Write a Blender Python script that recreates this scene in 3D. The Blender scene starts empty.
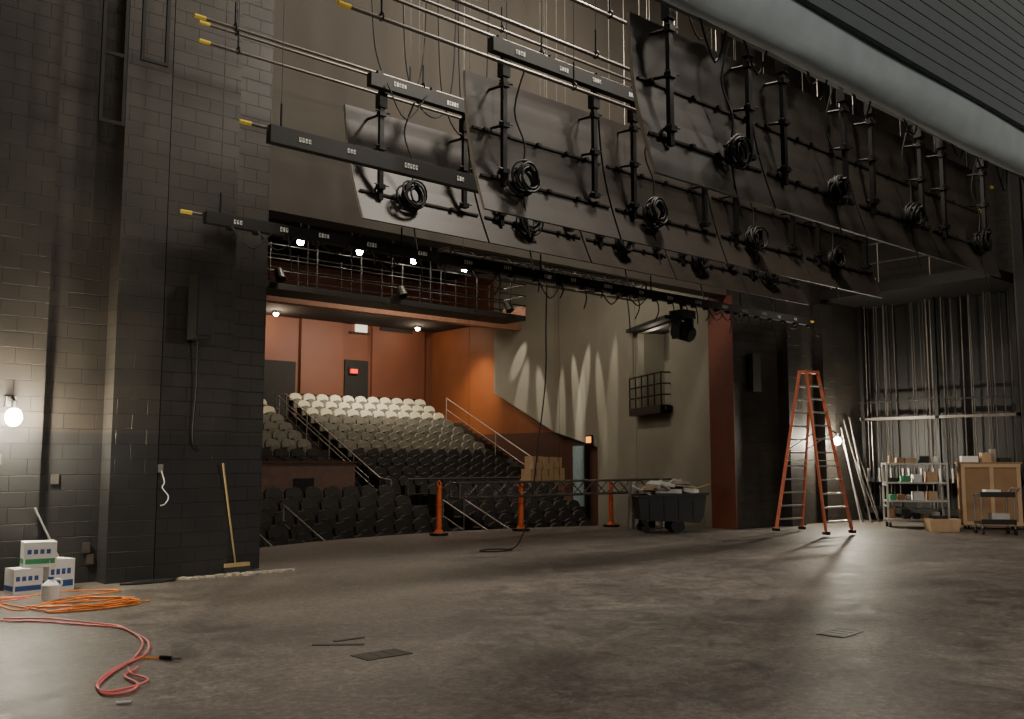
import bpy, bmesh, math, random
from mathutils import Vector, Matrix
random.seed(7)
R=random.uniform
V=Vector
# ---------------------------------------------------------------- materials
def mat(name,col,rough=0.7,metal=0.0,var=0.15,scale=6.0,bump=0.0,emit=0.0,ecol=None):
    m=bpy.data.materials.new(name); m.use_nodes=True
    nt=m.node_tree; b=nt.nodes['Principled BSDF']
    b.inputs['Roughness'].default_value=rough; b.inputs['Metallic'].default_value=metal
    tc=nt.nodes.new('ShaderNodeNewGeometry')
    n=nt.nodes.new('ShaderNodeTexNoise'); n.inputs['Scale'].default_value=scale; n.inputs['Detail'].default_value=6
    nt.links.new(tc.outputs['Position'],n.inputs['Vector'])
    r=nt.nodes.new('ShaderNodeValToRGB')
    r.color_ramp.elements[0].position=0.3; r.color_ramp.elements[1].position=0.7
    r.color_ramp.elements[0].color=tuple(c*(1-var) for c in col)+(1,)
    r.color_ramp.elements[1].color=tuple(min(1,c*(1+var)) for c in col)+(1,)
    nt.links.new(n.outputs['Fac'],r.inputs['Fac']); nt.links.new(r.outputs['Color'],b.inputs['Base Color'])
    if bump:
        bp=nt.nodes.new('ShaderNodeBump'); bp.inputs['Strength'].default_value=bump; bp.inputs['Distance'].default_value=0.02
        nt.links.new(n.outputs['Fac'],bp.inputs['Height']); nt.links.new(bp.outputs['Normal'],b.inputs['Normal'])
    if emit:
        b.inputs['Emission Color'].default_value=(ecol or col)+(1,); b.inputs['Emission Strength'].default_value=emit
    return m
def blockmat(name,c1,c2,mortar,low=None,lowz=1.9):
    m=bpy.data.materials.new(name); m.use_nodes=True
    nt=m.node_tree; L=nt.links; b=nt.nodes['Principled BSDF']; b.inputs['Roughness'].default_value=0.5
    g=nt.nodes.new('ShaderNodeNewGeometry'); s=nt.nodes.new('ShaderNodeSeparateXYZ'); L.new(g.outputs['Position'],s.inputs[0])
    a=nt.nodes.new('ShaderNodeMath'); a.operation='ADD'; L.new(s.outputs['X'],a.inputs[0]); L.new(s.outputs['Y'],a.inputs[1])
    c=nt.nodes.new('ShaderNodeCombineXYZ'); L.new(a.outputs[0],c.inputs['X']); L.new(s.outputs['Z'],c.inputs['Y'])
    br=nt.nodes.new('ShaderNodeTexBrick'); br.inputs['Scale'].default_value=1.0
    br.inputs['Brick Width'].default_value=0.4; br.inputs['Row Height'].default_value=0.2
    br.inputs['Mortar Size'].default_value=0.006; br.inputs['Mortar Smooth'].default_value=0.5
    br.inputs['Color1'].default_value=c1+(1,); br.inputs['Color2'].default_value=c2+(1,); br.inputs['Mortar'].default_value=mortar+(1,)
    L.new(c.outputs[0],br.inputs['Vector'])
    n=nt.nodes.new('ShaderNodeTexNoise'); n.inputs['Scale'].default_value=1.3; n.inputs['Detail'].default_value=8
    L.new(g.outputs['Position'],n.inputs['Vector'])
    mr=nt.nodes.new('ShaderNodeMapRange'); mr.inputs['From Min'].default_value=0.3; mr.inputs['From Max'].default_value=0.7
    mr.inputs['To Min'].default_value=0.65; mr.inputs['To Max'].default_value=1.25; L.new(n.outputs['Fac'],mr.inputs['Value'])
    mx=nt.nodes.new('ShaderNodeMix'); mx.data_type='RGBA'; mx.blend_type='MULTIPLY'; mx.inputs[0].default_value=1
    L.new(br.outputs['Color'],mx.inputs[6]); L.new(mr.outputs[0],mx.inputs[7])
    res=mx.outputs[2]
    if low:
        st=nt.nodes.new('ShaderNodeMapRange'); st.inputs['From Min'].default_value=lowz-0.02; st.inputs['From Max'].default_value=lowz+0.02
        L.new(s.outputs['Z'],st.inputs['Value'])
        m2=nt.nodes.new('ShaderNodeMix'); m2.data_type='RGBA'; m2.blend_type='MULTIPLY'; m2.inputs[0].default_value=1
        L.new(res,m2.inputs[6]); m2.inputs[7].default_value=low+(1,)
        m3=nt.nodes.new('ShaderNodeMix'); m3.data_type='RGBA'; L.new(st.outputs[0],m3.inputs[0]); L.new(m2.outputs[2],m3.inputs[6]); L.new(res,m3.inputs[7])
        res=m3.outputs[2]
    L.new(res,b.inputs['Base Color'])
    bp=nt.nodes.new('ShaderNodeBump'); bp.inputs['Strength'].default_value=0.7; bp.inputs['Distance'].default_value=0.01; bp.invert=True
    L.new(br.outputs['Fac'],bp.inputs['Height']); L.new(bp.outputs['Normal'],b.inputs['Normal'])
    return m
def floormat():
    m=bpy.data.materials.new('worn_stage_floor'); m.use_nodes=True
    nt=m.node_tree; L=nt.links; b=nt.nodes['Principled BSDF']
    g=nt.nodes.new('ShaderNodeNewGeometry')
    def noise(sc,de,ro,di):
        n=nt.nodes.new('ShaderNodeTexNoise'); n.inputs['Scale'].default_value=sc; n.inputs['Detail'].default_value=de; n.inputs['Roughness'].default_value=ro; n.inputs['Distortion'].default_value=di
        L.new(g.outputs['Position'],n.inputs['Vector']); return n
    n1=noise(0.45,12,0.7,0.6); n2=noise(14,10,0.8,0.3); n3=noise(0.9,2,0.5,4); n5=noise(2.3,4,.6,1.5); n6=noise(2.6,9,.75,1.0)
    r1=nt.nodes.new('ShaderNodeValToRGB'); e=r1.color_ramp.elements
    e[0].position=0.32; e[0].color=(0.082,0.070,0.061,1); e[1].position=0.68; e[1].color=(0.195,0.168,0.146,1)
    L.new(n1.outputs['Fac'],r1.inputs['Fac'])
    def ramp(n,a,c,p0=.35,p1=.68):
        r=nt.nodes.new('ShaderNodeValToRGB'); e=r.color_ramp.elements
        e[0].position=p0; e[0].color=(a,a,a,1); e[1].position=p1; e[1].color=(c,c,c,1); L.new(n.outputs['Fac'],r.inputs['Fac']); return r
    def mul(a,c):
        mx=nt.nodes.new('ShaderNodeMix'); mx.data_type='RGBA'; mx.blend_type='MULTIPLY'; mx.inputs[0].default_value=1
        L.new(a,mx.inputs[6]); L.new(c,mx.inputs[7]); return mx.outputs[2]
    res=mul(mul(r1.outputs['Color'],ramp(n2,.42,1.55).outputs['Color']),ramp(n6,.5,1.4).outputs['Color'])
    def lines(n,c,w):
        r3=nt.nodes.new('ShaderNodeValToRGB'); e=r3.color_ramp.elements
        e[0].position=c-w*2; e[0].color=(0,0,0,1); e[1].position=c-w; e[1].color=(1,1,1,1)
        x=e.new(c+w); x.color=(1,1,1,1); x=e.new(c+w*2); x.color=(0,0,0,1)
        L.new(n.outputs['Fac'],r3.inputs['Fac']); return r3
    l1=lines(n3,.5,.0025); l2=lines(n5,.46,.003)
    ad=nt.nodes.new('ShaderNodeMath'); ad.operation='MAXIMUM'; L.new(l1.outputs['Color'],ad.inputs[0]); L.new(l2.outputs['Color'],ad.inputs[1])
    ml=nt.nodes.new('ShaderNodeMath'); ml.operation='MULTIPLY'; L.new(n2.outputs['Fac'],ml.inputs[1]); L.new(ad.outputs[0],ml.inputs[0])
    m5=nt.nodes.new('ShaderNodeMath'); m5.operation='MULTIPLY'; m5.inputs[1].default_value=.5; L.new(ml.outputs[0],m5.inputs[0])
    m4=nt.nodes.new('ShaderNodeMix'); m4.data_type='RGBA'; L.new(m5.outputs[0],m4.inputs[0]); L.new(res,m4.inputs[6]); m4.inputs[7].default_value=(0.4,0.37,0.33,1)
    L.new(m4.outputs[2],b.inputs['Base Color'])
    rr=nt.nodes.new('ShaderNodeMapRange'); rr.inputs['From Min'].default_value=.3; rr.inputs['From Max'].default_value=.7; rr.inputs['To Min'].default_value=0.40; rr.inputs['To Max'].default_value=0.7; L.new(n6.outputs['Fac'],rr.inputs['Value'])
    L.new(rr.outputs[0],b.inputs['Roughness'])
    bp=nt.nodes.new('ShaderNodeBump'); bp.inputs['Strength'].default_value=0.25; bp.inputs['Distance'].default_value=0.008
    L.new(n2.outputs['Fac'],bp.inputs['Height']); L.new(bp.outputs['Normal'],b.inputs['Normal'])
    return m
M={}
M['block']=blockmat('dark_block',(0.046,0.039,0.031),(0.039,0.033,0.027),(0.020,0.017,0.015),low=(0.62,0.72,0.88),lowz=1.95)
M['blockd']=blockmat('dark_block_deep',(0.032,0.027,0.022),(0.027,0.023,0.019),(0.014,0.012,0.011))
M['floor']=floormat()
M['header']=mat('header_paint',(0.078,0.067,0.053),0.8,var=0.12,scale=0.6)
M['black']=mat('black_paint',(0.0075,0.007,0.0065),0.55)
M['blackm']=mat('black_metal',(0.008,0.0075,0.007),0.5,0.1)
M['rubber']=mat('black_rubber',(0.006,0.006,0.006),0.6)
M['panel']=mat('shell_panel_back',(0.040,0.033,0.027),0.5,var=0.2,scale=2.0)
M['rib']=mat('shell_panel_rib',(0.017,0.015,0.013),0.6)
M['edge']=mat('panel_edge_lit',(0.26,0.22,0.17),0.6)  # lit panel edge painted in as a paler colour
M['pipe']=mat('steel_pipe',(0.20,0.18,0.16),0.4,0.8)
M['steel']=mat('galvanised_steel',(0.36,0.34,0.31),0.4,0.8)
M['wire']=mat('steel_wire',(0.25,0.23,0.20),0.4,0.6)
M['rope']=mat('counterweight_rope',(0.08,0.07,0.062),0.7)
M['yellow']=mat('yellow_cap',(0.75,0.55,0.05),0.5)
M['white']=mat('white_label',(0.85,0.85,0.8),0.6,var=0.05)
M['cream']=mat('cream_seat_lit',(0.72,0.66,0.47),0.8,var=0.06)  # top-row seats, lamplight painted into the colour
M['greyseat']=mat('grey_seat_partlit',(0.20,0.185,0.145),0.8)
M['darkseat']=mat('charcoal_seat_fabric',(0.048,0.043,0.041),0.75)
M['seatbase']=mat('seat_frame',(0.018,0.017,0.016),0.5)
M['redbrown']=mat('redbrown_wall',(0.180,0.062,0.034),0.6,var=0.08,scale=1)
M['orange']=mat('orange_wall',(0.22,0.070,0.026),0.5,var=0.12,scale=1.0)
M['jamb']=mat('jamb_paint_red',(0.15,0.040,0.021),0.6,var=0.08)
M['brown']=mat('brown_wainscot',(0.09,0.037,0.022),0.6,var=0.1)
M['concrete']=mat('grey_acoustic_wall',(0.24,0.222,0.175),0.75,var=0.1,scale=0.8)
M['step']=mat('carpet_step',(0.04,0.030,0.027),0.9)
M['housefl']=mat('house_concrete',(0.09,0.08,0.075),0.8)
M['ceil']=mat('black_ceiling',(0.018,0.016,0.014),0.9)
M['soffit']=mat('soffit_redbrown',(0.42,0.21,0.14),0.6)
M['barrier']=mat('barrier_wall_pinkish',(0.18,0.11,0.09),0.7)
M['rail']=mat('pale_handrail',(0.42,0.38,0.33),0.35,0.5)
M['orangeplastic']=mat('orange_plastic',(0.68,0.13,0.035),0.5,var=0.08)
M['fibre']=mat('orange_fibreglass',(0.62,0.16,0.08),0.5,var=0.08)
M['alu']=mat('aluminium',(0.6,0.58,0.55),0.35,0.7,var=0.05)
M['card']=mat('cardboard',(0.50,0.34,0.20),0.8,var=0.08)
M['cardd']=mat('crate_board',(0.28,0.165,0.085),0.7,var=0.12,scale=3)
M['paper']=mat('white_carton',(0.76,0.77,0.75),0.6,var=0.03)
M['blue']=mat('blue_print',(0.03,0.09,0.3),0.5)
M['greenp']=mat('green_print',(0.05,0.3,0.12),0.5)
M['pink']=mat('pink_cord',(0.88,0.18,0.18),0.5)
M['cordor']=mat('orange_cord',(0.88,0.27,0.04),0.5)
M['cloth']=mat('folded_cloth_hem',(0.34,0.41,0.45),0.8,var=0.08,scale=5)
M['clothd']=mat('blue_grey_cloth',(0.058,0.082,0.094),0.75,var=0.06,scale=5)
M['clothl']=mat('blue_grey_cloth_fold',(0.048,0.068,0.079),0.75,var=0.06,scale=5)
M['tank']=mat('dark_plastic_tub',(0.022,0.022,0.025),0.45)
M['wood']=mat('broom_wood',(0.55,0.40,0.18),0.55)
M['pale']=mat('pale_blue_door',(0.25,0.33,0.36),0.5)
M['bulb']=mat('lamp_glow',(1,0.85,0.6),0.5,emit=120,ecol=(1.0,0.89,0.68))
M['bulbs']=mat('lamp_glow_soft',(1,0.85,0.6),0.5,emit=35,ecol=(1.0,0.82,0.58))
M['exitred']=mat('exit_red',(0.9,0.05,0.03),0.5,emit=1.5,ecol=(1,0.03,0.015))
M['exitor']=mat('exit_orange',(0.9,0.3,0.05),0.5,emit=2,ecol=(1,0.35,0.05))
M['window']=mat('booth_window_glow',(0.9,0.85,0.7),0.3,emit=0.8,ecol=(1,0.85,0.65))
M['dust']=mat('plaster_dust',(0.42,0.37,0.30),0.9,var=0.3,scale=12)
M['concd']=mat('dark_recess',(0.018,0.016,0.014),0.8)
# ---------------------------------------------------------------- builder
class B:
    def __init__(s): s.v=[]; s.f=[]; s.m=[]; s.sm=[]; s.mats=[]
    def mi(s,k):
        if k not in s.mats: s.mats.append(k)
        return s.mats.index(k)
    def add(s,vs,fs,k,smooth=False):
        o=len(s.v); s.v+= [V(v) for v in vs]; i=s.mi(k)
        for f in fs: s.f.append([a+o for a in f]); s.m.append(i); s.sm.append(smooth)
    def box(s,c,d,k,rot=None):
        hx,hy,hz=d[0]/2,d[1]/2,d[2]/2; c=V(c)
        vs=[V((x,y,z)) for x in(-hx,hx) for y in(-hy,hy) for z in(-hz,hz)]
        if rot is not None:
            r=rot if isinstance(rot,Matrix) else Matrix.Rotation(rot,3,'Z'); vs=[r@v for v in vs]
        s.add([c+v for v in vs],[(0,1,3,2),(4,6,7,5),(0,4,5,1),(2,3,7,6),(0,2,6,4),(1,5,7,3)],k)
    def bx(s,x0,x1,y0,y1,z0,z1,k): s.box(((x0+x1)/2,(y0+y1)/2,(z0+z1)/2),(x1-x0,y1-y0,z1-z0),k)
    def cyl(s,p,q,r,k,n=8,r2=None,cap=True):
        p=V(p);q=V(q);d=(q-p)
        if d.length<1e-6:return
        d.normalize(); a=V((0,0,1)) if abs(d.z)<0.9 else V((1,0,0)); u=d.cross(a).normalized(); w=d.cross(u)
        r2=r if r2 is None else r2; vs=[]
        for i in range(n):
            t=2*math.pi*i/n; e=u*math.cos(t)+w*math.sin(t); vs+=[p+e*r,q+e*r2]
        fs=[(2*i,2*((i+1)%n),2*((i+1)%n)+1,2*i+1) for i in range(n)]
        s.add(vs,fs,k,n>5)
        if cap: s.add([vs[2*i] for i in range(n)],[tuple(range(n))],k); s.add([vs[2*i+1] for i in range(n)],[tuple(range(n))],k)
    def tube(s,pts,r,k,n=6,closed=False):
        pts=[V(p) for p in pts]; N=len(pts); vs=[]; prev=None
        for i,p in enumerate(pts):
            if closed: d=pts[(i+1)%N]-pts[i-1]
            else: d=pts[min(i+1,N-1)]-pts[max(i-1,0)]
            d.normalize()
            a=V((0,0,1)) if abs(d.z)<0.9 else V((1,0,0))
            if prev is not None and abs(prev.dot(d))<0.95: a=prev
            u=(a-d*a.dot(d)).normalized(); prev=u; w=d.cross(u)
            for j in range(n):
                t=2*math.pi*j/n; vs.append(p+(u*math.cos(t)+w*math.sin(t))*r)
        fs=[]
        for i in range(N if closed else N-1):
            for j in range(n):
                a0=i*n+j;b0=i*n+(j+1)%n;c0=((i+1)%N)*n+(j+1)%n;d0=((i+1)%N)*n+j
                fs.append((a0,b0,c0,d0))
        s.add(vs,fs,k,True)
    def ring(s,c,rad,r,axis,k,n=18,m=6):
        ax=V(axis).normalized(); a=V((0,0,1)) if abs(ax.z)<0.9 else V((1,0,0)); u=ax.cross(a).normalized(); w=ax.cross(u)
        s.tube([V(c)+(u*math.cos(2*math.pi*i/n)+w*math.sin(2*math.pi*i/n))*rad for i in range(n)],r,k,m,True)
    def prism(s,poly,ext,k):
        n=len(poly); ext=V(ext); a=[V(p) for p in poly]; vs=a+[p+ext for p in a]
        s.add(vs,[tuple(range(n)),tuple(range(2*n-1,n-1,-1))]+[(i,(i+1)%n,(i+1)%n+n,i+n) for i in range(n)],k)
    def sph(s,c,r,k,n=10,sz=1.0):
        vs=[];c=V(c);h=n//2+1
        for i in range(h+1):
            p=math.pi*i/h
            for j in range(n):
                t=2*math.pi*j/n; vs.append(c+V((r*math.sin(p)*math.cos(t),r*math.sin(p)*math.sin(t),r*sz*math.cos(p))))
        s.add(vs,[(i*n+j,i*n+(j+1)%n,(i+1)*n+(j+1)%n,(i+1)*n+j) for i in range(h) for j in range(n)],k,True)
    def obj(s,name,bevel=0):
        lo=V((min(v.x for v in s.v),min(v.y for v in s.v),min(v.z for v in s.v))); hi=V((max(v.x for v in s.v),max(v.y for v in s.v),max(v.z for v in s.v)))
        c=V(((lo.x+hi.x)/2,(lo.y+hi.y)/2,lo.z))
        me=bpy.data.meshes.new(name); me.from_pydata([v-c for v in s.v],[],s.f)
        for k in s.mats: me.materials.append(M[k])
        for p,i,sm in zip(me.polygons,s.m,s.sm): p.material_index=i; p.use_smooth=sm
        bm=bmesh.new(); bm.from_mesh(me); bmesh.ops.recalc_face_normals(bm,faces=bm.faces); bm.to_mesh(me); bm.free()
        o=bpy.data.objects.new(name,me); o.location=c; bpy.context.collection.objects.link(o)
        if bevel:
            mo=o.modifiers.new('bevel','BEVEL'); mo.width=bevel; mo.segments=2; mo.limit_method='ANGLE'
        return o
def smoothpts(pts,sub=4):
    pts=[V(p) for p in pts]; out=[]
    for i in range(len(pts)-1):
        p0=pts[max(i-1,0)];p1=pts[i];p2=pts[i+1];p3=pts[min(i+2,len(pts)-1)]
        for j in range(sub):
            t=j/sub
            out.append(0.5*((2*p1)+(p2-p0)*t+(2*p0-5*p1+4*p2-p3)*t*t+(3*p1-p0-3*p2+p3)*t*t*t))
    out.append(pts[-1]); return out
# ---------------------------------------------------------------- room shell
PY=13.2; OX0=6.62; OX1=18.44; HZ=5.45; SX=24.8; TOP=14; CT=13.9
b=B()
b.bx(-5,SX,-5,13.9,-0.3,0,'floor')
N=24; edge=[(4+14.5*i/N,17.1-0.045*(4+14.5*i/N-12.5)**2) for i in range(N+1)]
edge=[(x,max(y,13.95)) for x,y in edge]
b.prism([(4,13.9,-0.3)]+[(x,y,-0.3) for x,y in edge]+[(18.5,13.9,-0.3)],(0,0,0.3),'floor')
b.obj('floor')
b=B(); b.prism([(4.2,13.95,-1.2)]+[(x,y-0.05,-1.2) for x,y in edge[1:]]+[(18.5,13.95,-1.2)],(0,0,0.88),'black'); b.obj('stage_front')
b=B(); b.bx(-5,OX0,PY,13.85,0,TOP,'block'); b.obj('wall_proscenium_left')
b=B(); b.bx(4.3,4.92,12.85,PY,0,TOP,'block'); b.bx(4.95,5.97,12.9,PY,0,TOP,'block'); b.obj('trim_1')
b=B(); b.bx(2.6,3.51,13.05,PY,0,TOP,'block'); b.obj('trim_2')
b=B(); b.bx(OX0,OX1,PY+0.1,13.75,HZ,TOP,'header'); b.obj('wall_proscenium_header')
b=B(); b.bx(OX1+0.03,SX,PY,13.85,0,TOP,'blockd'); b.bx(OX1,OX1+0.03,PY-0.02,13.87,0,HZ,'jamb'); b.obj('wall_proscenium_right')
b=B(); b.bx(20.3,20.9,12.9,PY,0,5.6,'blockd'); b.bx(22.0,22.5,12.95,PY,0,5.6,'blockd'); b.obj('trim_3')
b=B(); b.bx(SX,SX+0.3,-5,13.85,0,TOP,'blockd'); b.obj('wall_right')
b=B(); b.bx(-5.3,-5,-5,13.85,0,TOP,'block'); b.obj('wall_left')
b=B(); b.bx(-5.3,SX+.3,-5.3,-5,0,TOP,'block'); b.obj('wall_back')
b=B(); b.bx(-5.3,SX+.3,-5.3,13.85,TOP,TOP+.3,'ceil'); b.obj('ceiling')
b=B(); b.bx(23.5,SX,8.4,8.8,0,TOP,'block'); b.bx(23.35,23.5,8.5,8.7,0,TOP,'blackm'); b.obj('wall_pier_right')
# ---------------------------------------------------------------- auditorium shell
b=B(); b.bx(0,26,13.9,34,-1.5,-1.2,'housefl'); b.obj('floor_auditorium')
b=B(); b.bx(0,26.3,13.9,34,9.2,9.5,'ceil')
for y in (17,19.5,23.5): b.bx(0.5,20,y,y+0.25,8.6,9.2,'ceil')
b.obj('ceiling_auditorium')
b=B(); b.bx(-.3,0,13.85,34,-1.2,9.2,'brown'); b.obj('wall_auditorium_left')
b=B()
b.bx(0,26,33,33.3,-1.2,9.2,'redbrown')
for x0,x1 in ((18.0,19.85),(21.25,23.9)): b.bx(x0,x1,32.86,33,3.0,7.75,'redbrown')
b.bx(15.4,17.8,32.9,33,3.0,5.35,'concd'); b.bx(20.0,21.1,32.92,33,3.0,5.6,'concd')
b.bx(15.0,24.4,32.84,33,7.75,7.85,'seatbase')
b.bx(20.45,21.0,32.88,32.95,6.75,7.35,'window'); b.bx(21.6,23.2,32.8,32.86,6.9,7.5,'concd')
b.bx(20.15,21.1,32.84,32.88,6.68,6.75,'seatbase')
b.obj('wall_auditorium_back')
b=B(); b.bx(20.2,20.5,32.75,32.84,5.05,5.22,'exitred'); b.box((20.35,32.87,5.14),(0.4,0.06,0.28),'seatbase'); b.obj('exit_sign')
b=B(); b.bx(24.4,24.7,22.6,33,-1.2,9.2,'orange'); b.bx(24.34,24.4,24,30,-1.2,2.6,'brown'); b.obj('wall_auditorium_right')
def wallseg(b,p,q,zb0,zb1,zt,k,th=0.2):
    p=V((p[0],p[1],0));q=V((q[0],q[1],0)); d=(q-p).normalized(); n=V((-d.y,d.x,0))
    if n.x<0:n=-n
    b.prism([p+V((0,0,zb0)),q+V((0,0,zb1)),q+V((0,0,zt)),p+V((0,0,zt))],n*th,k)
P0=(18.62,13.87);Q1=(20.1,16.4);Q2=(21.2,18.5);P2=(22.6,21.5);P3=(24.0,25);P4=(24.0,28.4)
b=B()
wallseg(b,P0,Q1,-1.2,-1.2,9.2,'concrete'); wallseg(b,Q1,Q2,-1.2,-1.2,3.05,'concrete'); wallseg(b,Q1,Q2,5.3,5.3,9.2,'concrete')
wallseg(b,Q2,P2,-1.2,-1.2,9.2,'concrete'); wallseg(b,P2,P3,2.0,2.6,9.2,'concrete'); wallseg(b,P3,P4,2.6,4.2,9.2,'concrete')
b.obj('wall_acoustic_grey')
b=B(); wallseg(b,(P2[0]+.1,P2[1]),(24.38,P3[1]),-1.2,-1.2,2.3,'brown',0.2); b.obj('wall_lower_brown')
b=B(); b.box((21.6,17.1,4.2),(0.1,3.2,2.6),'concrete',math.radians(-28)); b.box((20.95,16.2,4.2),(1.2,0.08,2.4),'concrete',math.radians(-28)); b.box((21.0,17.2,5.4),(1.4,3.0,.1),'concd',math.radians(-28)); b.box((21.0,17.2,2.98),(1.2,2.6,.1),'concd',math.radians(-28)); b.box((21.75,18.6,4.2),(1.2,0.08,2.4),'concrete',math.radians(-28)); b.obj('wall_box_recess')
b=B(); dq=(V((Q2[0]-Q1[0],Q2[1]-Q1[1],0))).normalized(); nq=V((-dq.y,dq.x,0)); q1=V((Q1[0],Q1[1],0)); LQ=2.37
b.prism([q1+V((0,0,2.85)),q1+nq*0.3+V((0,0,2.85)),q1+nq*0.3+dq*LQ+V((0,0,2.85)),q1+dq*LQ+V((0,0,2.85))],(0,0,0.22),'black')
for z in (3.35,3.65,3.95):
    b.cyl(q1+nq*.27+V((0,0,z)),q1+nq*.27+dq*LQ+V((0,0,z)),0.025,'blackm',6)
    b.cyl(q1+V((0,0,z)),q1+nq*.27+V((0,0,z)),0.02,'blackm',6)
for i in range(6):
    p=q1+nq*.27+dq*(LQ*i/5); b.cyl(p+V((0,0,3.05)),p+V((0,0,3.98)),0.022,'blackm',6)
b.obj('opera_box_balcony')
b=B(); dn=math.atan2(P3[1]-P2[1],P3[0]-P2[0]); c=V((P2[0]+.38*1.4-0.02,P2[1]+.38*3.5,1.0)); b.box(c,(0.9,0.12,2.1),'pale',dn); b.box(c+V((0,0,0)),(1.05,0.08,2.25),'seatbase',dn); b.obj('door_1')
b=B(); c=V((22.72,22.0,2.25)); b.box(c,(0.32,0.08,0.2),'exitor',dn); b.box(c+V((.03,0,0)),(0.42,0.06,0.3),'seatbase',dn); b.obj('exit_sign')
b=B(); b.bx(4,24.3,26.8,27.2,6.5,7.05,'soffit'); b.bx(4,24.3,26.75,26.8,6.95,7.05,'seatbase'); b.bx(4,24.3,27.2,32.8,7.05,7.15,'ceil'); b.obj('ceiling_soffit_beam')
b=B()
for x,y in ((16.35,31.8),(22.6,31.6)):
    b.cyl((x,y,6.98),(x,y,7.06),0.14,'seatbase',12); b.sph((x,y,6.95),0.1,'bulbs')
b.obj('ceiling_downlight')
# ---------------------------------------------------------------- catwalk
b=B()
b.bx(4,19.0,21.0,22.0,5.75,5.9,'black'); b.bx(18.95,19.0,21,22,5.9,6.2,'soffit')
for z in (6.2,6.5,6.85):
    b.cyl((4,21.0,z),(19,21.0,z),0.02,'blackm',6); b.cyl((4,22.0,z),(19,22.0,z),0.02,'blackm',6); b.cyl((19,21.0,z),(19,22.0,z),0.02,'pipe',6)
x=4.1
while x<19.1:
    for y in (21.0,22.0): b.cyl((x,y,5.9),(x,y,6.9),0.02,'blackm',6)
    b.cyl((x,21.5,5.9),(x,21.5,9.2),0.02,'blackm',5); x+=1.3
for x in (10.8,14.4,18.2):
    b.cyl((x,20.95,6.2),(x,20.8,5.95),.1,'blackm',10,.13)
b.obj('lighting_catwalk')
b=B()
for x in (11.25,12.95,14.65,16.4): b.cyl((x,20.7,7.1),(x,20.7,9.2),0.012,'blackm',5); b.cyl((x,20.7,7.0),(x,20.7,7.14),0.07,'blackm',8); b.sph((x,20.7,6.93),0.085,'bulb')
b.obj('catwalk_bulb_string')
# ---------------------------------------------------------------- seating
def seat(b,x,y,z,k):
    def pad(x,y,z,w,h,t,lean,k):
        c=0.07; o=[(-w/2,0),(w/2,0),(w/2,h-c*1.6),(w/2-c,h-.02),(0,h+0.02),(-w/2+c,h-.02),(-w/2,h-c*1.6)]
        b.prism([(x+a,y+lean*q,z+q) for a,q in o],(0,t,0),k)
    pad(x,y,z+0.38,0.47,0.52,0.09,0.22,k)
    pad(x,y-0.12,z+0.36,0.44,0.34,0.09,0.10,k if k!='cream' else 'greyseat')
    b.box((x-0.265,y-0.1,z+0.3),(0.05,0.3,0.6),'seatbase'); b.box((x-0.265,y-0.12,z+0.62),(0.06,0.34,0.04),'seatbase')
def slope_z(y): return 0.95+0.47*(y-24.3)
b=B(); s1=B()
rows=11; dy=.62
for k in range(rows):
    y=24.55+dy*k; z=slope_z(y)-0.9
    b.bx(3,22.75,y-0.36,32.95 if k==rows-1 else y+dy-.35,-1.19,z,'step')
    for j in range(2): b.bx(22.75,24.3,y-0.36+0.31*j,(32.9 if (k==rows-1 and j) else y-0.05+0.31*j),-1.19,z-0.14+0.14*j,'step')
    mk='cream' if k>=rows-3 else ('greyseat' if k>=rows-7 else 'darkseat')  # cream to grey to charcoal: light fading down the rows, put into colour
    x=4.0
    while x<22.6:
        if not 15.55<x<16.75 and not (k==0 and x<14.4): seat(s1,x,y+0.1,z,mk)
        x+=0.555
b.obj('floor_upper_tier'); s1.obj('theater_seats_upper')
b=B(); s2=B()
for k in range(5):
    y=18.3+0.8*k; z=-1.0+0.25*k
    b.bx(3,19.6+0.4*k,y-0.42,y+0.38,-1.19,z,'step')
    x=4.0
    while x<19.3+0.42*k:
        if not 14.9<x<15.9: seat(s2,x,y+0.1,z,'darkseat')
        x+=0.555
b.bx(3,22.4,21.88,24.13,-1.19,0.08,'step')
b.obj('floor_lower_tier'); s2.obj('theater_seats_lower')
b=B(); b.bx(3,14.3,22.9,23.1,0.08,1.5,'barrier'); b.bx(3,14.35,22.85,23.15,1.5,1.56,'brown'); b.bx(12.4,13.0,22.86,22.9,0.5,1.1,'concd'); b.obj('wall_cross_aisle_barrier')
def rail(name,pts,k='rail',r=0.028,post=1.4,hz=0.9):
    b=B(); b.tube(pts,r,k,8)
    for i in range(len(pts)-1):
        p=V(pts[i]);q=V(pts[i+1]); n=max(1,int((q-p).length/post))
        for j in range(n+1):
            c=p.lerp(q,j/n); b.cyl(c,(c.x,c.y,c.z-hz),r*.9,k,6)
        b.cyl(p-V((0,0,hz*.5)),q-V((0,0,hz*.5)),r*.6,k,6)
    b.obj(name)
rail('stair_handrail',[(16.05,23.7,0.99),(16.05,24.3,1.05),(16.05,30.3,3.87),(16.05,30.8,3.9)],r=.022)
rail('stair_handrail',[(15.65,24.3,1.05),(15.65,30.3,3.87)],'pipe',r=0.02)
rail('stair_handrail',[(23.2,24.3,1.2),(23.2,30.4,4.05)],r=.024,post=2.8)
rail('cross_aisle_guardrail',[(16.8,23.9,1.0),(21.5,23.9,1.0)],'pipe')
for x,y in ((9.2,18.1),(10.6,18.4),(15.1,18.3),(15.8,18.3)):
    rail('aisle_handrail',[(x,y-.3,-0.15),(x,y,-0.05),(x,y+1.6,0.55)],'rail',0.022,1.5,0.8)
rail('upper_landing_rail',[(16.9,31.4,4.0),(22.4,31.4,4.0)],'blackm')
b=B()
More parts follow.
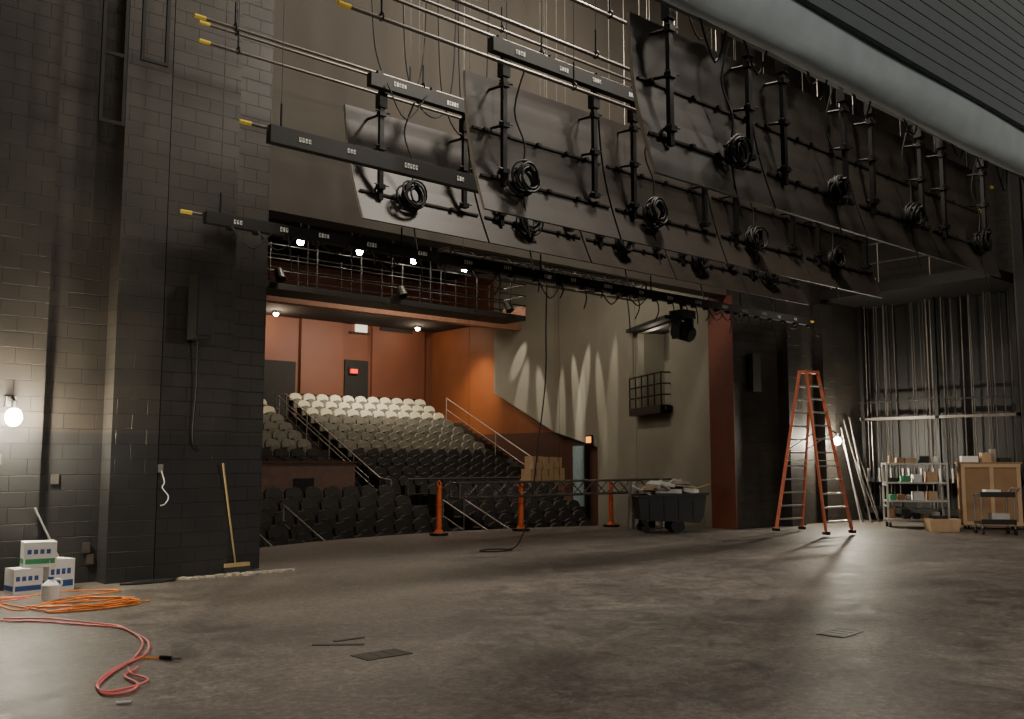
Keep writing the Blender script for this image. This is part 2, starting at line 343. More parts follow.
b.box((21.0,22.3,0.83),(1.9,0.8,0.05),'cardd',0.0)
for sx in (-.88,.88):
    for sy in (-.35,.35): b.cyl((21.0+sx,22.3+sy,0.08),(21.0+sx,22.3+sy,.82),0.025,'pipe',6)
b.obj('folding_table')
b=B()
for (x,y,z,s) in ((20.4,22.3,.86,.45),(20.9,22.25,.86,.43),(21.4,22.3,.86,.48),(20.5,22.3,1.31,.40),(20.98,22.3,1.29,.40),(21.42,22.3,1.34,.34)):
    b.bx(x-s/2,x+s/2,y-s/2,y+s/2,z,z+s*.98,'card'); b.bx(x-.03,x+.03,y-s/2-.003,y+s/2,z+s*.5,z+s*.985,'cardd')
b.obj('cardboard_cartons')
# ---------------------------------------------------------------- flying battens
def label(b,x,y,z,w=0.2,h=0.07):
    n=random.choice([3,4,5])
    for i in range(n):
        xx=x+.045*i; hh=h*R(.75,1); b.box((xx,y,z),(.03,0.004,hh),'white')
        if R(0,1)<.6: b.box((xx+.002,y-.003,z+R(-.01,.01)),(.012,0.004,hh*.45),'black')
def pipe_batten(name,x0,x1,y,z,cable_top=CT,sp=3.0,caps=True):
    b=B(); b.cyl((x0,y,z),(x1,y,z),0.024,'pipe',8)
    if caps:
        b.cyl((x0-.15,y,z),(x0,y,z),0.027,'yellow',8); b.cyl((x1,y,z),(x1+.15,y,z),0.027,'yellow',8)
    x=x0+0.4
    while x<x1:
        b.cyl((x,y,z+.35),(x,y,cable_top),0.006,'wire',4)
        b.cyl((x,y,z),(x,y,z+.35),0.014,'blackm',6); b.ring((x,y,z+.02),.045,.012,(1,0,0),'blackm',10,5); x+=sp
    return b
def strip(b,x0,x1,y,z,h=0.2):
    b.bx(x0,x1,y-0.09,y+0.03,z-h/2,z+h/2,'black')
    x=x0+.4
    while x<x1-.3: label(b,x,y-0.094,z+R(-.02,.02)); x+=R(.6,1.0)
b=pipe_batten('e',5.0,20.2,12.2,4.89); strip(b,5.15,20.0,12.15,4.84,0.16)
x=5.5
while x<20:
    L=R(.1,.3) if R(0,1)<.6 else R(.35,.8)
    b.tube(smoothpts([(x,12.05,4.76),(x+.03,12.02,4.76-L*.5),(x+R(-.1,.1),12.05,4.76-L)],3),0.012,'rubber',5)
    b.box((x,12.1,4.74),(.07,.08,.06),'blackm')
    if R(0,1)<.4: b.tube(smoothpts([(x,12.04,4.76),(x+.3,12.03,4.76-R(.15,.35)),(x+.6,12.04,4.76)],4),.011,'rubber',5)
    x+=R(.3,.6)
b.obj('electric_batten')
def truss(b,x0,x1,y,z,s,k='blackm',r=0.022,zv=0.02):
    for dy in(0,s):
        for dz in(0,s): b.cyl((x0,y+dy,z+dz),(x1,y+dy,z+dz),r,k,6)
    n=max(2,int((x1-x0)/(s*1.3))); d=(x1-x0)/n
    for i in range(n):
        a=x0+i*d;c=a+d
        for dy in (0,s):
            b.cyl((a,y+dy,z if i%2 else z+s),(c,y+dy,z+s if i%2 else z),r*.6,k,5)
        for dz in (0,s):
            b.cyl((a,y if i%2 else y+s,z+dz),(c,y+s if i%2 else y,z+dz),r*.6,k,5)
    for x in (x0,x1):
        b.cyl((x,y,z),(x,y+s,z),r,k,6);b.cyl((x,y,z+s),(x,y+s,z+s),r,k,6);b.cyl((x,y,z),(x,y,z+s),r,k,6);b.cyl((x,y+s,z),(x,y+s,z+s),r,k,6)
b=B(); truss(b,9.6,14.6,12.5,4.84,0.32,'pipe')
for x in (10,12,14.2): b.cyl((x,12.66,5.16),(x,12.66,CT),0.008,'wire',4)
b.obj('lighting_truss')
b=B(); c=V((15.1,11.98,4.18)); b.box(c+V((0,0,.32)),(.4,.35,.16),'blackm'); b.box(c+V((-.2,0,0.05)),(.06,.2,.45),'blackm'); b.box(c+V((.2,0,0.05)),(.06,.2,.45),'blackm'); b.cyl(c+V((0,.15,.05)),c+V((0,-.2,-.1)),0.19,'black',14,0.16); b.cyl(c+V((0,-.2,-.1)),c+V((0,-.23,-.115)),0.13,'blackm',14); b.cyl(c+V((0,0,.38)),c+V((0,.05,.56)),.03,'blackm'); b.obj('moving_head_light')
b=pipe_batten('',5.0,20,10.5,5.66); strip(b,5.22,19.8,10.5,5.58,0.22); b.obj('electric_batten')
for (x0,y,z) in ((4.98,11.75,7.1),(5.2,12.3,7.62),(5.15,8.5,6.45),(5.15,8.1,6.75),(5.15,7.85,7.2),(5.15,9.95,7.75)):
    pipe_batten('',x0,20,y,z).obj('pipe_batten')
b=B()
for (x,y,z) in ((8.2,12.0,8.6),(8.9,12.0,8.4),(9.4,12.1,8.2),(7.6,12.0,8.8)):
    b.tube(smoothpts([(x,y,13),(x+.05,y,z),(x+.25,y,z-1.2),(x+.7,y,z-1.5),(x+1.0,y,z-1.0),(x+1.1,y,z+.5),(x+1.15,y,13)],6),.013,'rubber',5)
b.obj('draped_cables')
# ---------------------------------------------------------------- orchestra shell ceiling panels
def shell(x0,x1,yb,zb,yt,zt,npan,cf):
    b=B(); K=8
    def P(t,off=0.0):
        y=yb+(yt-yb)*t+0.10*math.sin(math.pi*t); z=zb+(zt-zb)*t
        return y-off,z
    w=(x1-x0)/npan
    yr=P(.3)[0]-.1
    for i in range(npan):
        a=x0+i*w+(0.0 if i==0 else .02); c=x0+(i+1)*w-(0 if i==npan-1 else .02)
        vs=[]
        for j in range(K+1):
            y,z=P(j/K); y2,_=P(j/K,-0.05)
            vs+=[(a,y,z),(c,y,z),(c,y2,z),(a,y2,z)]
        for j in range(K):
            o=4*j
            b.add([vs[o],vs[o+1],vs[o+5],vs[o+4]],[(0,1,2,3)],'panel',False)
            b.add([vs[o+3],vs[o+2],vs[o+6],vs[o+7]],[(0,1,2,3)],'panel',False)
            b.add([vs[o],vs[o+3],vs[o+7],vs[o+4]],[(0,1,2,3)],'edge' if i==0 else 'rib'); b.add([vs[o+1],vs[o+2],vs[o+6],vs[o+5]],[(0,1,2,3)],'rib')
        b.add(vs[:4],[(0,1,2,3)],'rib'); b.add(vs[-4:],[(0,1,2,3)],'edge')
        for t in (.25,.6):
            y,z=P(t,.02); b.box(((a+c)/2,y,z),(c-a-.1,.03,.03),'rib')
            x=a+.25
            while x<c-.1:
                y2,z2=P(t,.05); b.box((x,y2,z2),(.06,.05,.04),'blackm'); x+=R(.35,.6)
        for fx in (0.16,0.84):
            x=a+(c-a)*fx
            zl=P(.25)[1] if fx<.5 else P(.38)[1]
            b.bx(x-.035,x+.035,yr-.03,yr+.03,zl-.1,zt+.3,'blackm')
            b.box((x,yr,zt+.02),(.13,.12,.22),'blackm')
            for t in (.3,.62,.9):
                y,z=P(t); b.cyl((x,yr,z),(x,y,z+.03),.02,'blackm',6); b.box((x,yr-.01,z),(.11,.1,.07),'blackm')
                b.cyl((x-.12,yr-.04,z+.02),(x+.12,yr-.04,z+.02),.011,'blackm',5)
    for i in range(npan):
        x=x0+(i+cf)*w+R(-.1,.1); y,z=P(.27,.12)
        for q in range(10): b.ring((x+R(-.04,.04),y-.016*q,z+R(-.04,.04)),R(.12,.22),.016,(R(-.3,.3),1,R(-.3,.3)),'rubber',16,5)
        b.cyl((x,y+.1,z+.12),(x,y-.2,z+.12),.03,'blackm',6)
        b.tube(smoothpts([(x,y,z+.15),(x+.04,y,z+.5),(x-.1,y+.05,z+.95),(x,yr-.1,zt+.1)],4),.013,'rubber',5)
        b.tube(smoothpts([(x,y,z-.1),(x+.03,y-.02,z-.4),(x+.05,y-.1,z-.8)],3),.012,'rubber',5)
    b.obj('orchestra_shell_ceiling')
    yb2=yr
    b=pipe_batten('',x0-2.3,x1+2.0,yb2,zt+.42)
    strip(b,x0+.05,x1-.2,yb2-.12,zt+.22,0.19)
    x=x0+.3
    while x<x1:
        b.box((x,yb2,zt+.34),(.09,.14,.2),'blackm')
        if R(0,1)<.5: b.tube(smoothpts([(x,yb2-.24,zt+.2),(x+.3,yb2-.27,zt-R(.1,.5)),(x+R(.5,.9),yb2-.24,zt+.2)],5),.011,'rubber',5)
        x+=R(.7,1.1)
    b.obj('shell_batten')
shell(7.0,18.4,11.1,4.95,11.65,6.75,5,.37)
shell(7.6,17.9,9.17,4.8,9.6,6.78,4,.31)
shell(8.05,17.4,6.71,4.8,7.08,6.82,4,.66)
b=B(); truss(b,6,21,6.1,6.95,.4,'steel',.024)
for x in range(7,21,2): b.cyl((x,6.3,7.35),(x,6.3,CT),.01,'wire',4)
b.obj('loft_truss')
b=B(); truss(b,6.5,21,5.35,6.15,.42,'steel',.024)
for x in range(7,21,2): b.cyl((x,5.56,6.57),(x,5.56,CT),.01,'wire',4)
b.obj('loft_truss')
b=B(); truss(b,8.5,21,4.5,6.3,.36,'steel',.022)
for x in range(9,21,2): b.cyl((x,4.68,6.66),(x,4.68,CT),.01,'wire',4)
b.obj('loft_truss')
for (y,z) in ((5.95,6.55),(5.05,5.95),(4.95,6.3),(6.5,7.6)):
    pipe_batten('',6,21,y,z).obj('pipe_batten')
b=B(); strip(b,6,21,5.0,5.6,.18)
for x in range(7,21,2): b.cyl((x,4.98,5.7),(x,4.98,CT),.008,'wire',4)
x=6.5
while x<20.5:
    b.tube(smoothpts([(x,4.93,5.55),(x+.2,4.9,5.3-R(0,.2)),(x+.45,4.93,5.55)],4),.011,'rubber',5); x+=R(.6,1.3)
b.obj('electric_batten')
# ---------------------------------------------------------------- cyclorama cloth near camera
b=B()
prof=[]
for i in range(13):
    a=math.pi*i/12
    prof.append((3.5-0.17*math.cos(a), 4.62-0.24*math.sin(a)))
X0,X1,NX=4.2,16.0,60
def prow(x):
    return [(x,y+0.010*math.sin(x*2.1+i),z+0.012*math.sin(x*1.3)+0.005*math.sin(x*9+i)) for i,(y,z) in enumerate(prof)]
vs=[];n=len(prof)+2
for i in range(NX+1):
    x=X0+(X1-X0)*i/NX; r=prow(x); r=[(x,3.31,4.9)]+r+[(x,3.69,4.9)]; vs+=r
b.add(vs,[(i*n+j,(i+1)*n+j,(i+1)*n+j+1,i*n+j+1) for i in range(NX) for j in range(n-1)],'cloth',True)
z=4.66
while z<8.6:
    b.bx(X0,X1,3.26,3.30,z,z+0.10,'clothd'); b.bx(X0,X1,3.268,3.30,z+0.10,z+0.112,'clothl'); z+=0.112
b.bx(X0,X1,3.38,3.6,8.4,8.6,'blackm')
for x in range(5,16,2): b.cyl((x,3.5,8.6),(x,3.5,CT),.01,'wire',4)
b.obj('cyclorama_cloth_drop')
# ---------------------------------------------------------------- right side
b=B(); b.bx(22.3,SX-.02,8.85,13.17,5.75,6.0,'black')
for z in (6.5,7.0): b.cyl((22.35,8.9,z),(22.35,13.1,z),.025,'pipe',6)
y=8.95
while y<13.1: b.cyl((22.35,y,6),(22.35,y,7.0),.025,'pipe',6); y+=1.3
for y in (9.3,12.9): b.cyl((22.45,y,6),(22.45,y,CT),.04,'blackm',6)
b.obj('fly_gallery')
b=B(); y=9.1
b.bx(24.62,24.78,8.95,13.1,0,5.74,'black')
while y<13.0:
    for dx in (0,.18):
        if R(0,1)<.72: b.cyl((24.15+dx,y,.35),(24.15+dx+R(-.01,.01),y+R(-.03,.03),5.74),R(.008,.018),random.choice(['rope','rope','rope','pipe','rope','wire']),5)
    y+=R(.13,.28)
b.bx(24.0,24.1,9.0,13.1,2.64,2.71,'pipe'); b.bx(24.0,24.5,9.0,13.1,1.0,1.12,'blackm'); b.bx(24.0,24.5,9.0,13.1,0.2,0.35,'blackm')
b.bx(24.02,24.08,9.0,13.1,3.1,3.14,'blackm')
y=9.2
while y<13: b.box((23.95,y,1.2),(.05,.05,.35),'steel' if R(0,1)<.5 else 'blackm'); y+=.16
for y in (9.05,11,13.0): b.bx(24.0,24.1,y-.05,y+.05,0,5.74,'blackm')
b.obj('counterweight_lock_rail')
b=B()
for i in range(6):
    x=22.95+.17*i
    b.cyl((x-.12,12.5+R(-.1,.1),0.0),(x+R(-.3,.0),13.05,R(1.6,3.3)),.02,['alu','pipe','rope','steel','pipe','rope'][i],6)
b.obj('leaning_pipes')
def xf(origin,yaw): return Matrix.Translation(V(origin))@Matrix.Rotation(yaw,4,'Z')
class BL(B):
    def place(s,origin,yaw):
        m=xf(origin,yaw); s.v=[m@v for v in s.v]; return s
b=BL()
W,D,H=1.35,.5,1.5
for x in(-W/2,W/2):
    for y in(-D/2,D/2): b.box((x,y,H/2+.08),(.04,.04,H-.1),'alu')
    for z in (.5,1.0,1.5): b.box((x,0,z),(.03,D,.03),'alu')
for z in (.18,.62,1.05,1.5): b.box((0,0,z),(W,D,.04),'alu')
for x in(-W/2+.05,W/2-.05):
    for y in(-D/2+.05,D/2-.05): b.cyl((x-.02,y,.06),(x+.02,y,.06),.06,'rubber',10)
for z in (.2,.64,1.07,1.52):
    x=-W/2+.14
    while x<W/2-.12:
        h=R(.1,.26) if z<1.5 else R(.06,.2); w=R(.1,.26); k=random.choice(['card','paper','blackm','alu','greenp','black','card','steel','paper','greenp','cardd'])
        if R(0,1)<.4: b.cyl((x,R(-.12,.1),z),(x,0,z+h),w/2.4,k,10)
        else: b.bx(x-w/2,x+w/2,-.16,.12,z,z+h,k)
        x+=w+R(.04,.14)
b.place((22.35,10.85,0),math.radians(-52)).obj('storage_shelf')
b=BL(); b.bx(-.62,.62,-.35,.35,.08,1.5,'cardd'); b.bx(-.66,.66,-.38,.38,1.5,1.54,'cardd')
for z in (.1,1.42): b.bx(-.62,.62,-.375,-.35,z,z+.08,'card')
for x in (-.6,0.0,.56): b.bx(x-.03,x+.05,-.37,-.35,.1,1.5,'card')
for x in (-.5,.5):
    for y in (-.25,.25): b.cyl((x-.02,y,.05),(x+.02,y,.05),.05,'rubber',8)
for (x,w,h,k) in ((-.4,.35,.14,'paper'),(.0,.3,.22,'card'),(.35,.25,.1,'blackm'),(.1,.1,.3,'steel')): b.bx(x-w/2,x+w/2,-.2,.1,1.54,1.54+h,k)
b.place((23.1,9.45,0),math.radians(-58)).obj('plywood_crate_cabinet')
b=BL()
for z in (.22,.8): b.bx(-.35,.35,-.25,.25,z,z+.05,'blackm'); b.bx(-.35,.35,-.26,-.24,z,z+.11,'blackm')
for x in(-.33,.33):
    for y in(-.23,.23): b.cyl((x,y,.1),(x,y,.85),.02,'steel',6); b.cyl((x-.02,y,.07),(x+.02,y,.07),.07,'rubber',10)
b.tube([(.33,-.23,.85),(.45,-.23,.98),(.45,.23,.98),(.33,.23,.85)],.02,'steel',6)
b.bx(-.2,.1,-.15,.1,.85,.95,'paper'); b.bx(-.1,.25,-.15,.1,.27,.45,'alu')
b.place((21.5,8.7,0),math.radians(-50)).obj('utility_cart')
b=BL(); b.prism([(-.3,-.2,0),(.3,-.2,0),(.34,-.22,.28),(-.34,-.22,.28)],(0,.42,0),'card'); b.bx(-.2,.1,-.1,.1,.28,.34,'blackm'); b.place((21.5,9.85,0),-.8).obj('open_carton')
b=B(); b.bx(18.98,19.3,13.0,13.12,3.2,4.1,'black'); b.bx(19.1,19.2,13.1,13.2,3.5,3.8,'blackm'); b.obj('wall_loudspeaker')
b=B(); b.bx(5.24,5.47,12.5,12.8,3.25,4.15,'black'); b.bx(5.26,5.45,12.49,12.5,3.3,4.1,'blackm'); b.cyl((5.35,12.75,4.0),(5.35,12.9,4.0),.03,'blackm'); b.cyl((5.35,12.75,3.4),(5.35,12.9,3.4),.03,'blackm')
b.tube(smoothpts([(5.4,12.8,3.25),(5.42,12.84,2.6),(5.4,12.86,1.9),(5.5,12.86,1.72)],5),.012,'rubber',5); b.obj('wall_loudspeaker')
b=BL(); Hh=3.5; bw,tw=.45,.2; bs,ts=.66,.09
def rp(side,ws,t): return V((ws*(bw+(tw-bw)*t),side*(bs+(ts-bs)*t),Hh*t))
for side in(-1,1):
    for ws in(-1,1):
        p,q=rp(side,ws,.01),rp(side,ws,1); d=(q-p)
        rot=d.to_track_quat('Z','Y').to_matrix()
        b.box((p+q)/2,(.035,.07,d.length),'fibre',rot); b.box(p+V((0,0,.03)),(.09,.14,.06),'rubber')
    for i in range(1,12):
        t=i/12; p,q=rp(side,-1,t),rp(side,1,t); b.box((p+q)/2,((q-p).length,.07,.035),'alu')
b.box((0,0,Hh+.02),(.44,.24,.06),'fibre')
for ws in(-1,1):
    b.cyl(rp(-1,ws,.45),rp(1,ws,.45),.012,'alu',6); b.cyl(rp(-1,ws,.62),rp(1,ws,.52),.010,'alu',6)
b.place((18.75,11.4,0),math.radians(-6)).obj('step_ladder')
b=BL()
pr=[(-.72,.28),(.58,.22),(.68,.4),(.74,.85),(-.79,.78),(-.74,.55)]
b.prism([(x,-.38,z) for x,z in pr],(0,.76,0),'tank')
for y in (-.4,.4): b.box((0,y,.82),(1.56,.06,.06),'tank',Matrix.Rotation(math.radians(-2.4),3,'Y'))
for i in range(4): b.box((-.5+.32*i,-.39,.52),(.05,.03,.4),'tank')
for y in(-.34,.34): b.cyl((.1,y-.03,.15),(.1,y+.03,.15),.15,'rubber',14); b.cyl((-.6,y-.02,.09),(-.6,y+.02,.09),.09,'rubber',10); b.box((-.6,y,.22),(.06,.04,.14),'blackm')
b.box((.1,0,.2),(.08,.7,.08),'blackm')
for i in range(18):
    k=random.choice(['paper','card','paper','dust','dust','black']); rot=Matrix.Rotation(R(-.5,.5),3,'X')@Matrix.Rotation(R(-.4,.4),3,'Y')@Matrix.Rotation(R(0,3),3,'Z')
    b.box((R(-.5,.5),R(-.2,.2),R(.84,1.06)),(R(.2,.6),R(.15,.3),R(.02,.1)),k,rot)
b.cyl((-.4,0,.8),(-.85,-.1,1.02),.02,'paper'); b.cyl((.2,0,.85),(.95,.1,1.05),.015,'wood')
b.box((.1,.05,1.03),(.9,.5,.03),'dust',Matrix.Rotation(.08,3,'Y'))
b.place((16.75,13.75,0),math.radians(-38)).obj('tilt_truck_with_debris')
b=B()
for i in range(5): b.cyl((16.9+.35*i-.0,14.95+R(0,.1),0.0),(16.9+.35*i,14.95,R(.9,1.2)),.09,random.choice(['alu','blackm','card']),10)
b.obj('rolled_paper_tubes')
for (x,y) in ((12.3,16.35),(14.5,16.2),(17.0,15.75)):
    b=B(); b.cyl((x,y,0),(x,y,.05),.2,'rubber',8); b.cyl((x,y,.05),(x,y,.12),.11,'orangeplastic',14,.07); b.cyl((x,y,.1),(x,y,1.0),.062,'orangeplastic',14,.052)
    b.cyl((x,y,.62),(x,y,.66),.066,'orangeplastic',14); b.cyl((x,y,1.0),(x,y,1.04),.064,'orangeplastic',14); b.tube([(x-.03,y,1.04),(x-.05,y,1.1),(x,y,1.15),(x+.05,y,1.1),(x+.03,y,1.04)],.015,'orangeplastic',6); b.obj('delineator_post')
b=B(); truss(b,11.95,18.6,15.2,.82,.3,'pipe',.026)
for x in (12.3,14.9,17.5): b.cyl((x,15.35,1.1),(x,15.35,9.2),.004,'blackm',4)
b.obj('low_hung_truss')
b=B(); pts=[(11.5,12.15,4.7),(11.52,12.2,4.0),(11.6,12.3,3.0),(11.5,12.4,1.8),(11.45,12.55,.7),(11.3,12.7,.12),(11.1,12.8,.03)]
for i in range(9):
    a=i*.6; pts.append((10.9+.33*math.cos(a+.4),12.9+.25*math.sin(a+.4)-.1,.02+.002*i))
b.tube(smoothpts(pts,5),.013,'rubber',6); b.obj('hanging_cable')
# ---------------------------------------------------------------- left items
def frame(b,x0,x1,y,z0,z1,nr,k='blackm',s=.022):
    for x in (x0,x1): b.bx(x-s,x+s,y-s,y+s,z0,z1,k)
    for i in range(nr+1):
        z=z0+s+(z1-z0-2*s)*i/nr; b.bx(x0,x1,y-s*.9,y+s*.9,z-s,z+s,k)
    for x in (x0,x1): b.cyl((x,y,z1),(x,y,CT),.01,'blackm',4)
b=B(); frame(b,3.80,4.08,12.3,5.9,10.5,5); b.obj('hanging_ladder_frame')
b=B(); frame(b,4.30,4.62,12.3,6.85,10.5,2); b.obj('hanging_box_frame')
def bulb(name,p,wall,k='bulb',r=.07):
    b=B(); b.sph(p,r,k,12,1.15); b.cyl((p[0],p[1],p[2]+r),(p[0],p[1],p[2]+r+.1),.035,'blackm',8); b.tube([(p[0],p[1],p[2]+r+.1),(p[0],(p[1]+wall)/2,p[2]+r+.16),(p[0],wall-.02,p[2]+r+.1)],.018,'blackm',6); b.box((p[0],wall-.02,p[2]+r+.1),(.12,.04,.12),'steel'); return b.obj(name)
bulb('wall_work_light',(3.12,12.86,2.12),13.05,r=.10)
bulb('wall_work_light',(22.2,12.75,2.07),12.95,r=.09)
b=B()
def carton(b,x,y,z,w,d,h,rot,face='blue'):
    b.box((x,y,z+h/2),(w,d,h),'paper',rot)
    m=Matrix.Rotation(rot,3,'Z')
    for (dx,dy,sx,sy) in ((0,-d/2-.002,w*.9,.003),(-w/2-.002,0,.003,d*.9)):
        b.box(V((x,y,z+h*.24))+m@V((dx,dy,0)),(sx,sy,h*.2),face,rot)
    for i in range(4): b.box(V((x,y,z+h*.62))+m@V((-.12+.07*i,-d/2-.002,0)),(.045,.003,h*.18),'blue',rot)
    b.box(V((x,y,z+h))+m@V((0,0,.001)),(w,.04,.003),'dust',rot)
carton(b,3.28,12.66,0,.33,.30,.30,.1); carton(b,3.44,12.69,.305,.36,.30,.30,-.12,'greenp'); carton(b,3.65,12.7,0,.33,.28,.38,.25); carton(b,2.83,12.78,.0,.3,.3,.6,0,'greenp')
b.obj('paper_towel_cartons')
b=B(); c=V((3.36,11.85,0)); b.cyl(c,c+V((0,0,.17)),.095,'paper',14); b.cyl(c+V((0,0,.17)),c+V((0,0,.23)),.095,'paper',14,.03); b.cyl(c+V((0,0,.23)),c+V((0,0,.26)),.03,'blue',10); b.ring(c+V((.07,0,.18)),.05,.012,(0,1,0),'paper',12,5); b.obj('plastic_jug')
b=B(); b.cyl((6.12,12.93,.1),(5.84,12.83,1.55),.014,'wood',8); b.box((6.13,12.93,.11),(.4,.08,.05),'wood',.1); b.prism([(5.94,12.88,.09),(6.32,12.91,.09),(6.36,12.88,.02),(5.9,12.85,.02)],(0,.08,0),'blackm'); b.obj('push_broom')
b=B(); b.cyl((3.75,12.93,0.35),(3.45,13.0,1.0),.014,'alu',8); b.box((3.76,12.93,.2),(.2,.03,.35),'blackm'); b.obj('dust_mop')
b=B(); b.tube(smoothpts([(4.98,12.86,1.45),(5.02,12.84,1.3),(5.0,12.85,1.22),(5.08,12.83,1.1),(5.04,12.85,1.0),(4.98,12.86,.98)],5),.008,'paper',5); b.box((4.97,12.88,1.48),(.07,.03,.11),'steel'); b.obj('wall_cord')
b=B()
for x,z in ((3.72,1.35),(4.15,.45),(4.2,.3),(3.0,1.6)): b.box((x,13.18 if x>3.6 else 13.03,z),(.09,.03,.13),'pipe')
b.obj('wall_outlets')
def cord(name,pts,k,r=.012,z=.014):
    b=B(); b.tube(smoothpts([(p[0],p[1],(p[2] if len(p)>2 else z)) for p in pts],5),r,k,6); return b
pk=[(2.0,11.3),(2.54,10.58),(2.83,10.25),(3.07,9.82),(3.29,9.41),(3.28,8.94),(3.17,8.46),(2.89,7.89),(2.57,7.46),(2.36,7.1),(2.32,6.84),(2.46,6.79),(2.59,6.98),(2.61,7.29),(2.72,7.44),(2.80,7.55)]
b=cord('',pk,'pink',.009); b.tube(smoothpts([(p[0]+.05+.05*math.sin(i*1.3),p[1]+.07+.05*math.sin(i*2),.02) for i,p in enumerate(pk[1:-1])],5),.009,'pink',6); b.obj('pink_extension_cord')
ok=[(2.2,12.2),(2.97,12.2),(3.37,12.3),(3.84,12.35),(4.2,12.0),(3.44,11.76),(2.86,11.12),(2.83,11.8),(3.1,10.91),(3.55,11.07),(4.02,10.85),(3.54,10.7),(3.05,10.79),(3.3,10.95),(4.16,10.93)]
b=cord('',ok,'cordor',.009)
pts=[]
for i in range(34):
    a=i*.75; rr=.14+.16*abs(math.sin(i*1.7)); pts.append((3.55+rr*1.9*math.cos(a)+R(-.09,.09),11.05+rr*1.3*math.sin(a)+R(-.05,.05),.02+.0012*i))
b.tube(smoothpts(pts,3),.009,'cordor',5); b.obj('orange_extension_cord')
b=cord('',[(2.0,11.8),(2.6,11.9),(3.2,12.1),(2.9,12.3),(2.4,12.0),(2.0,12.3)],'pink',.008); b.obj('red_cord')
b=cord('',[(2.9,7.9),(2.98,7.82),(3.05,7.75)],'cordor',.009); b.cyl((3.05,7.75,.02),(3.11,7.66,.02),.018,'blackm',8); b.cyl((3.11,7.66,.02),(3.16,7.6,.02),.012,'steel',6); b.obj('plug_end')
b=B(); b.cyl((2.3,6.56,.012),(2.38,6.52,.012),.008,'paper',6); b.obj('chalk_piece')
b=cord('',[(4.4,12.6),(4.7,12.5),(5.1,12.58),(5.0,12.72),(4.6,12.7),(4.9,12.6),(5.15,12.66)],'rubber',.016); b.obj('black_cord')
b=B()
for i in range(90):
    x=R(5.25,6.9); y=12.72-abs(random.gauss(0,.09)); s=R(.01,.05); b.box((x,y,s*.3),(s*2,s*1.5,s*.6),'dust',R(0,3))
b.prism([(5.9,12.78,0),(6.2,12.6,0),(6.7,12.66,0),(7.0,12.78,0),(6.6,12.82,0)],(0,0,.012),'dust')
b.obj('dust_pile')
def pocket(x,y,rot):
    b=B(); b.box((x,y,.003),(.44,.26,.006),'blackm',rot); m=Matrix.Rotation(rot,3,'Z')
    for i in range(4): b.box(V((x,y,.007))+m@V((-.18+.12*i,0,0)),(.010,.2,.003),'rope',rot)
    b.obj('floor_pocket')
pocket(4.5,6.75,.0); pocket(8.24,4.77,.1)
b=B(); b.box((4.45,7.35,.003),(.06,.45,.006),'blackm',.9); b.box((4.65,7.5,.003),(.3,.05,.006),'blackm',0); b.obj('floor_slot_cover')
pocket(13.3,3.6,0.1)
# ---------------------------------------------------------------- lights
def pt(name,loc,e,col,r=.1):
    l=bpy.data.lights.new(name,'POINT'); l.energy=e; l.color=col; l.shadow_soft_size=r
    o=bpy.data.objects.new(name,l); o.location=loc; bpy.context.collection.objects.link(o)
def area(name,loc,tgt,e,col,s):
    l=bpy.data.lights.new(name,'AREA'); l.energy=e; l.color=col; l.size=s; l.shape='DISK'
    o=bpy.data.objects.new(name,l); o.location=loc; o.rotation_euler=(V(tgt)-V(loc)).to_track_quat('-Z','Y').to_euler(); bpy.context.collection.objects.link(o)
def spot(name,loc,tgt,e,col,ang,bl=.15,r=.03):
    l=bpy.data.lights.new(name,'SPOT'); l.energy=e; l.color=col; l.spot_size=math.radians(ang); l.spot_blend=bl; l.shadow_soft_size=r
    o=bpy.data.objects.new(name,l); o.location=loc; o.rotation_euler=(V(tgt)-V(loc)).to_track_quat('-Z','Y').to_euler(); bpy.context.collection.objects.link(o)
warm=(1,.84,.66); neu=(1,.90,.77)
pt('bulb_light_left',(3.12,12.70,2.12),290,(1,.90,.70),.08)
pt('bulb_light_right',(22.2,12.6,2.07),380,(1,.90,.72),.08)
area('unseen_stage_light',(-1,-3.5,6.0),(9,13,3.5),390,neu,1.5)  # added fill lights from behind the camera, no fixtures there
area('unseen_stage_light',(16,-4,5.0),(13,12,3),300,neu,1.5)
area('unseen_stage_light',(11.5,8.0,12),(11.5,9.5,0),950,neu,1.5)  # added overhead light that makes the bright pool on the floor
area('unseen_stage_light',(5,9,12),(7,13,5),110,neu,1.0)
area('unseen_stage_light',(12,2.4,10),(11,7,0),240,neu,1.2)
pt('loft_fill_lamp',(13,5.6,9.2),170,neu,.2)  # added lamp, brightens the loft trusses
pt('wing_fill_lamp',(20.5,10.5,5.2),25,neu,.3)  # unseen lamp added to lift the right wing
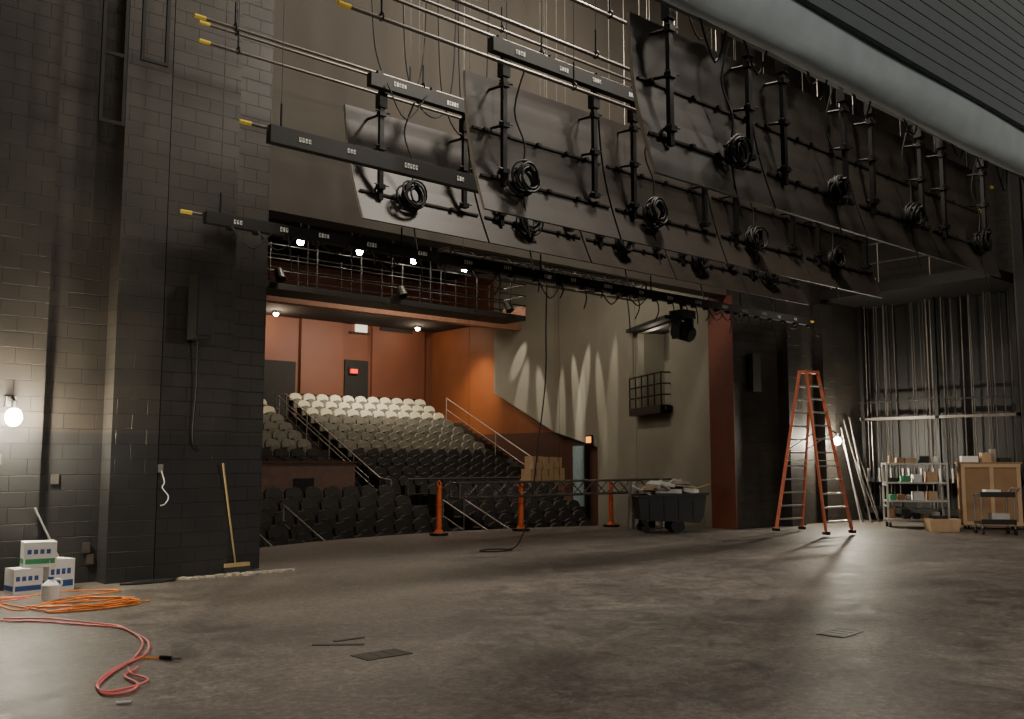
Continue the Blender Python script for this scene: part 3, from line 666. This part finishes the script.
# house
for x in (11.25,14.65): pt('catwalk_bulb_light',(x,20.5,6.7),22,warm,.1)
area('unseen_house_light',(12,18.5,8.4),(13,19,0),100,warm,.6)
area('unseen_house_light',(16,19,8.4),(22,20.5,3.5),150,(1,.90,.74),.6)  # added light, brightens the grey side wall
area('unseen_house_light',(18,24,8.4),(19,26.5,0),120,warm,.6)
area('unseen_house_light',(19.5,28.8,6.9),(19.5,31,3),290,(1,.90,.72),.5)
pt('house_downlight_left',(16.35,31.8,6.75),70,(1,.75,.5),.1)
pt('house_downlight_right',(22.6,31.6,6.75),25,(1,.75,.5),.1)
spot('orange_wall_spot',(22.3,28.5,6.9),(24.4,29.8,4.0),850,(1,.75,.42),52,.9,.1)
pt('opera_box_fill',(20.9,17.6,5.0),16,(1,.9,.72),.05)  # made-up lamp that brightens the inside of the box recess
for (l,t,e,a) in (((23.1,25.6,9.0),(24.0,26.8,3.8),380,9),((23.0,26.5,9.0),(24.0,25.6,3.6),420,8),((22.4,24.6,9.0),(24.0,26.9,5.4),300,8),((22.7,24.3,9.0),(23.7,24.4,3.0),420,10),((22.6,24.4,9.0),(23.3,23.0,3.4),380,9),((22.0,22.4,9.0),(23.1,22.8,2.6),380,9),((21.2,21.4,9.0),(22.9,22.4,4.4),320,10),((21.0,19.8,9.0),(22.1,20.5,2.4),300,12),((21.8,22.6,9.0),(22.5,21.2,3.6),300,9)):
    spot('wall_wash_spot',l,t,e*7.0,(1,.92,.76),a,.65,.03)
w=bpy.data.worlds.new('world'); bpy.context.scene.world=w; w.use_nodes=True
w.node_tree.nodes['Background'].inputs[0].default_value=(.5,.42,.34,1); w.node_tree.nodes['Background'].inputs[1].default_value=.02
# ---------------------------------------------------------------- camera
TH=math.atan(100/950); YAW=math.radians(48.7)
fh=V((math.cos(YAW),math.sin(YAW),0))
fw=fh*math.cos(TH)+V((0,0,1))*math.sin(TH)
cam=bpy.data.cameras.new('camera'); cam.sensor_width=36; cam.lens=36*950/1024; cam.clip_start=.05; cam.clip_end=200
co=bpy.data.objects.new('camera',cam); co.location=(0,0,1.6); co.rotation_euler=fw.to_track_quat('-Z','Y').to_euler()
bpy.context.collection.objects.link(co); bpy.context.scene.camera=co
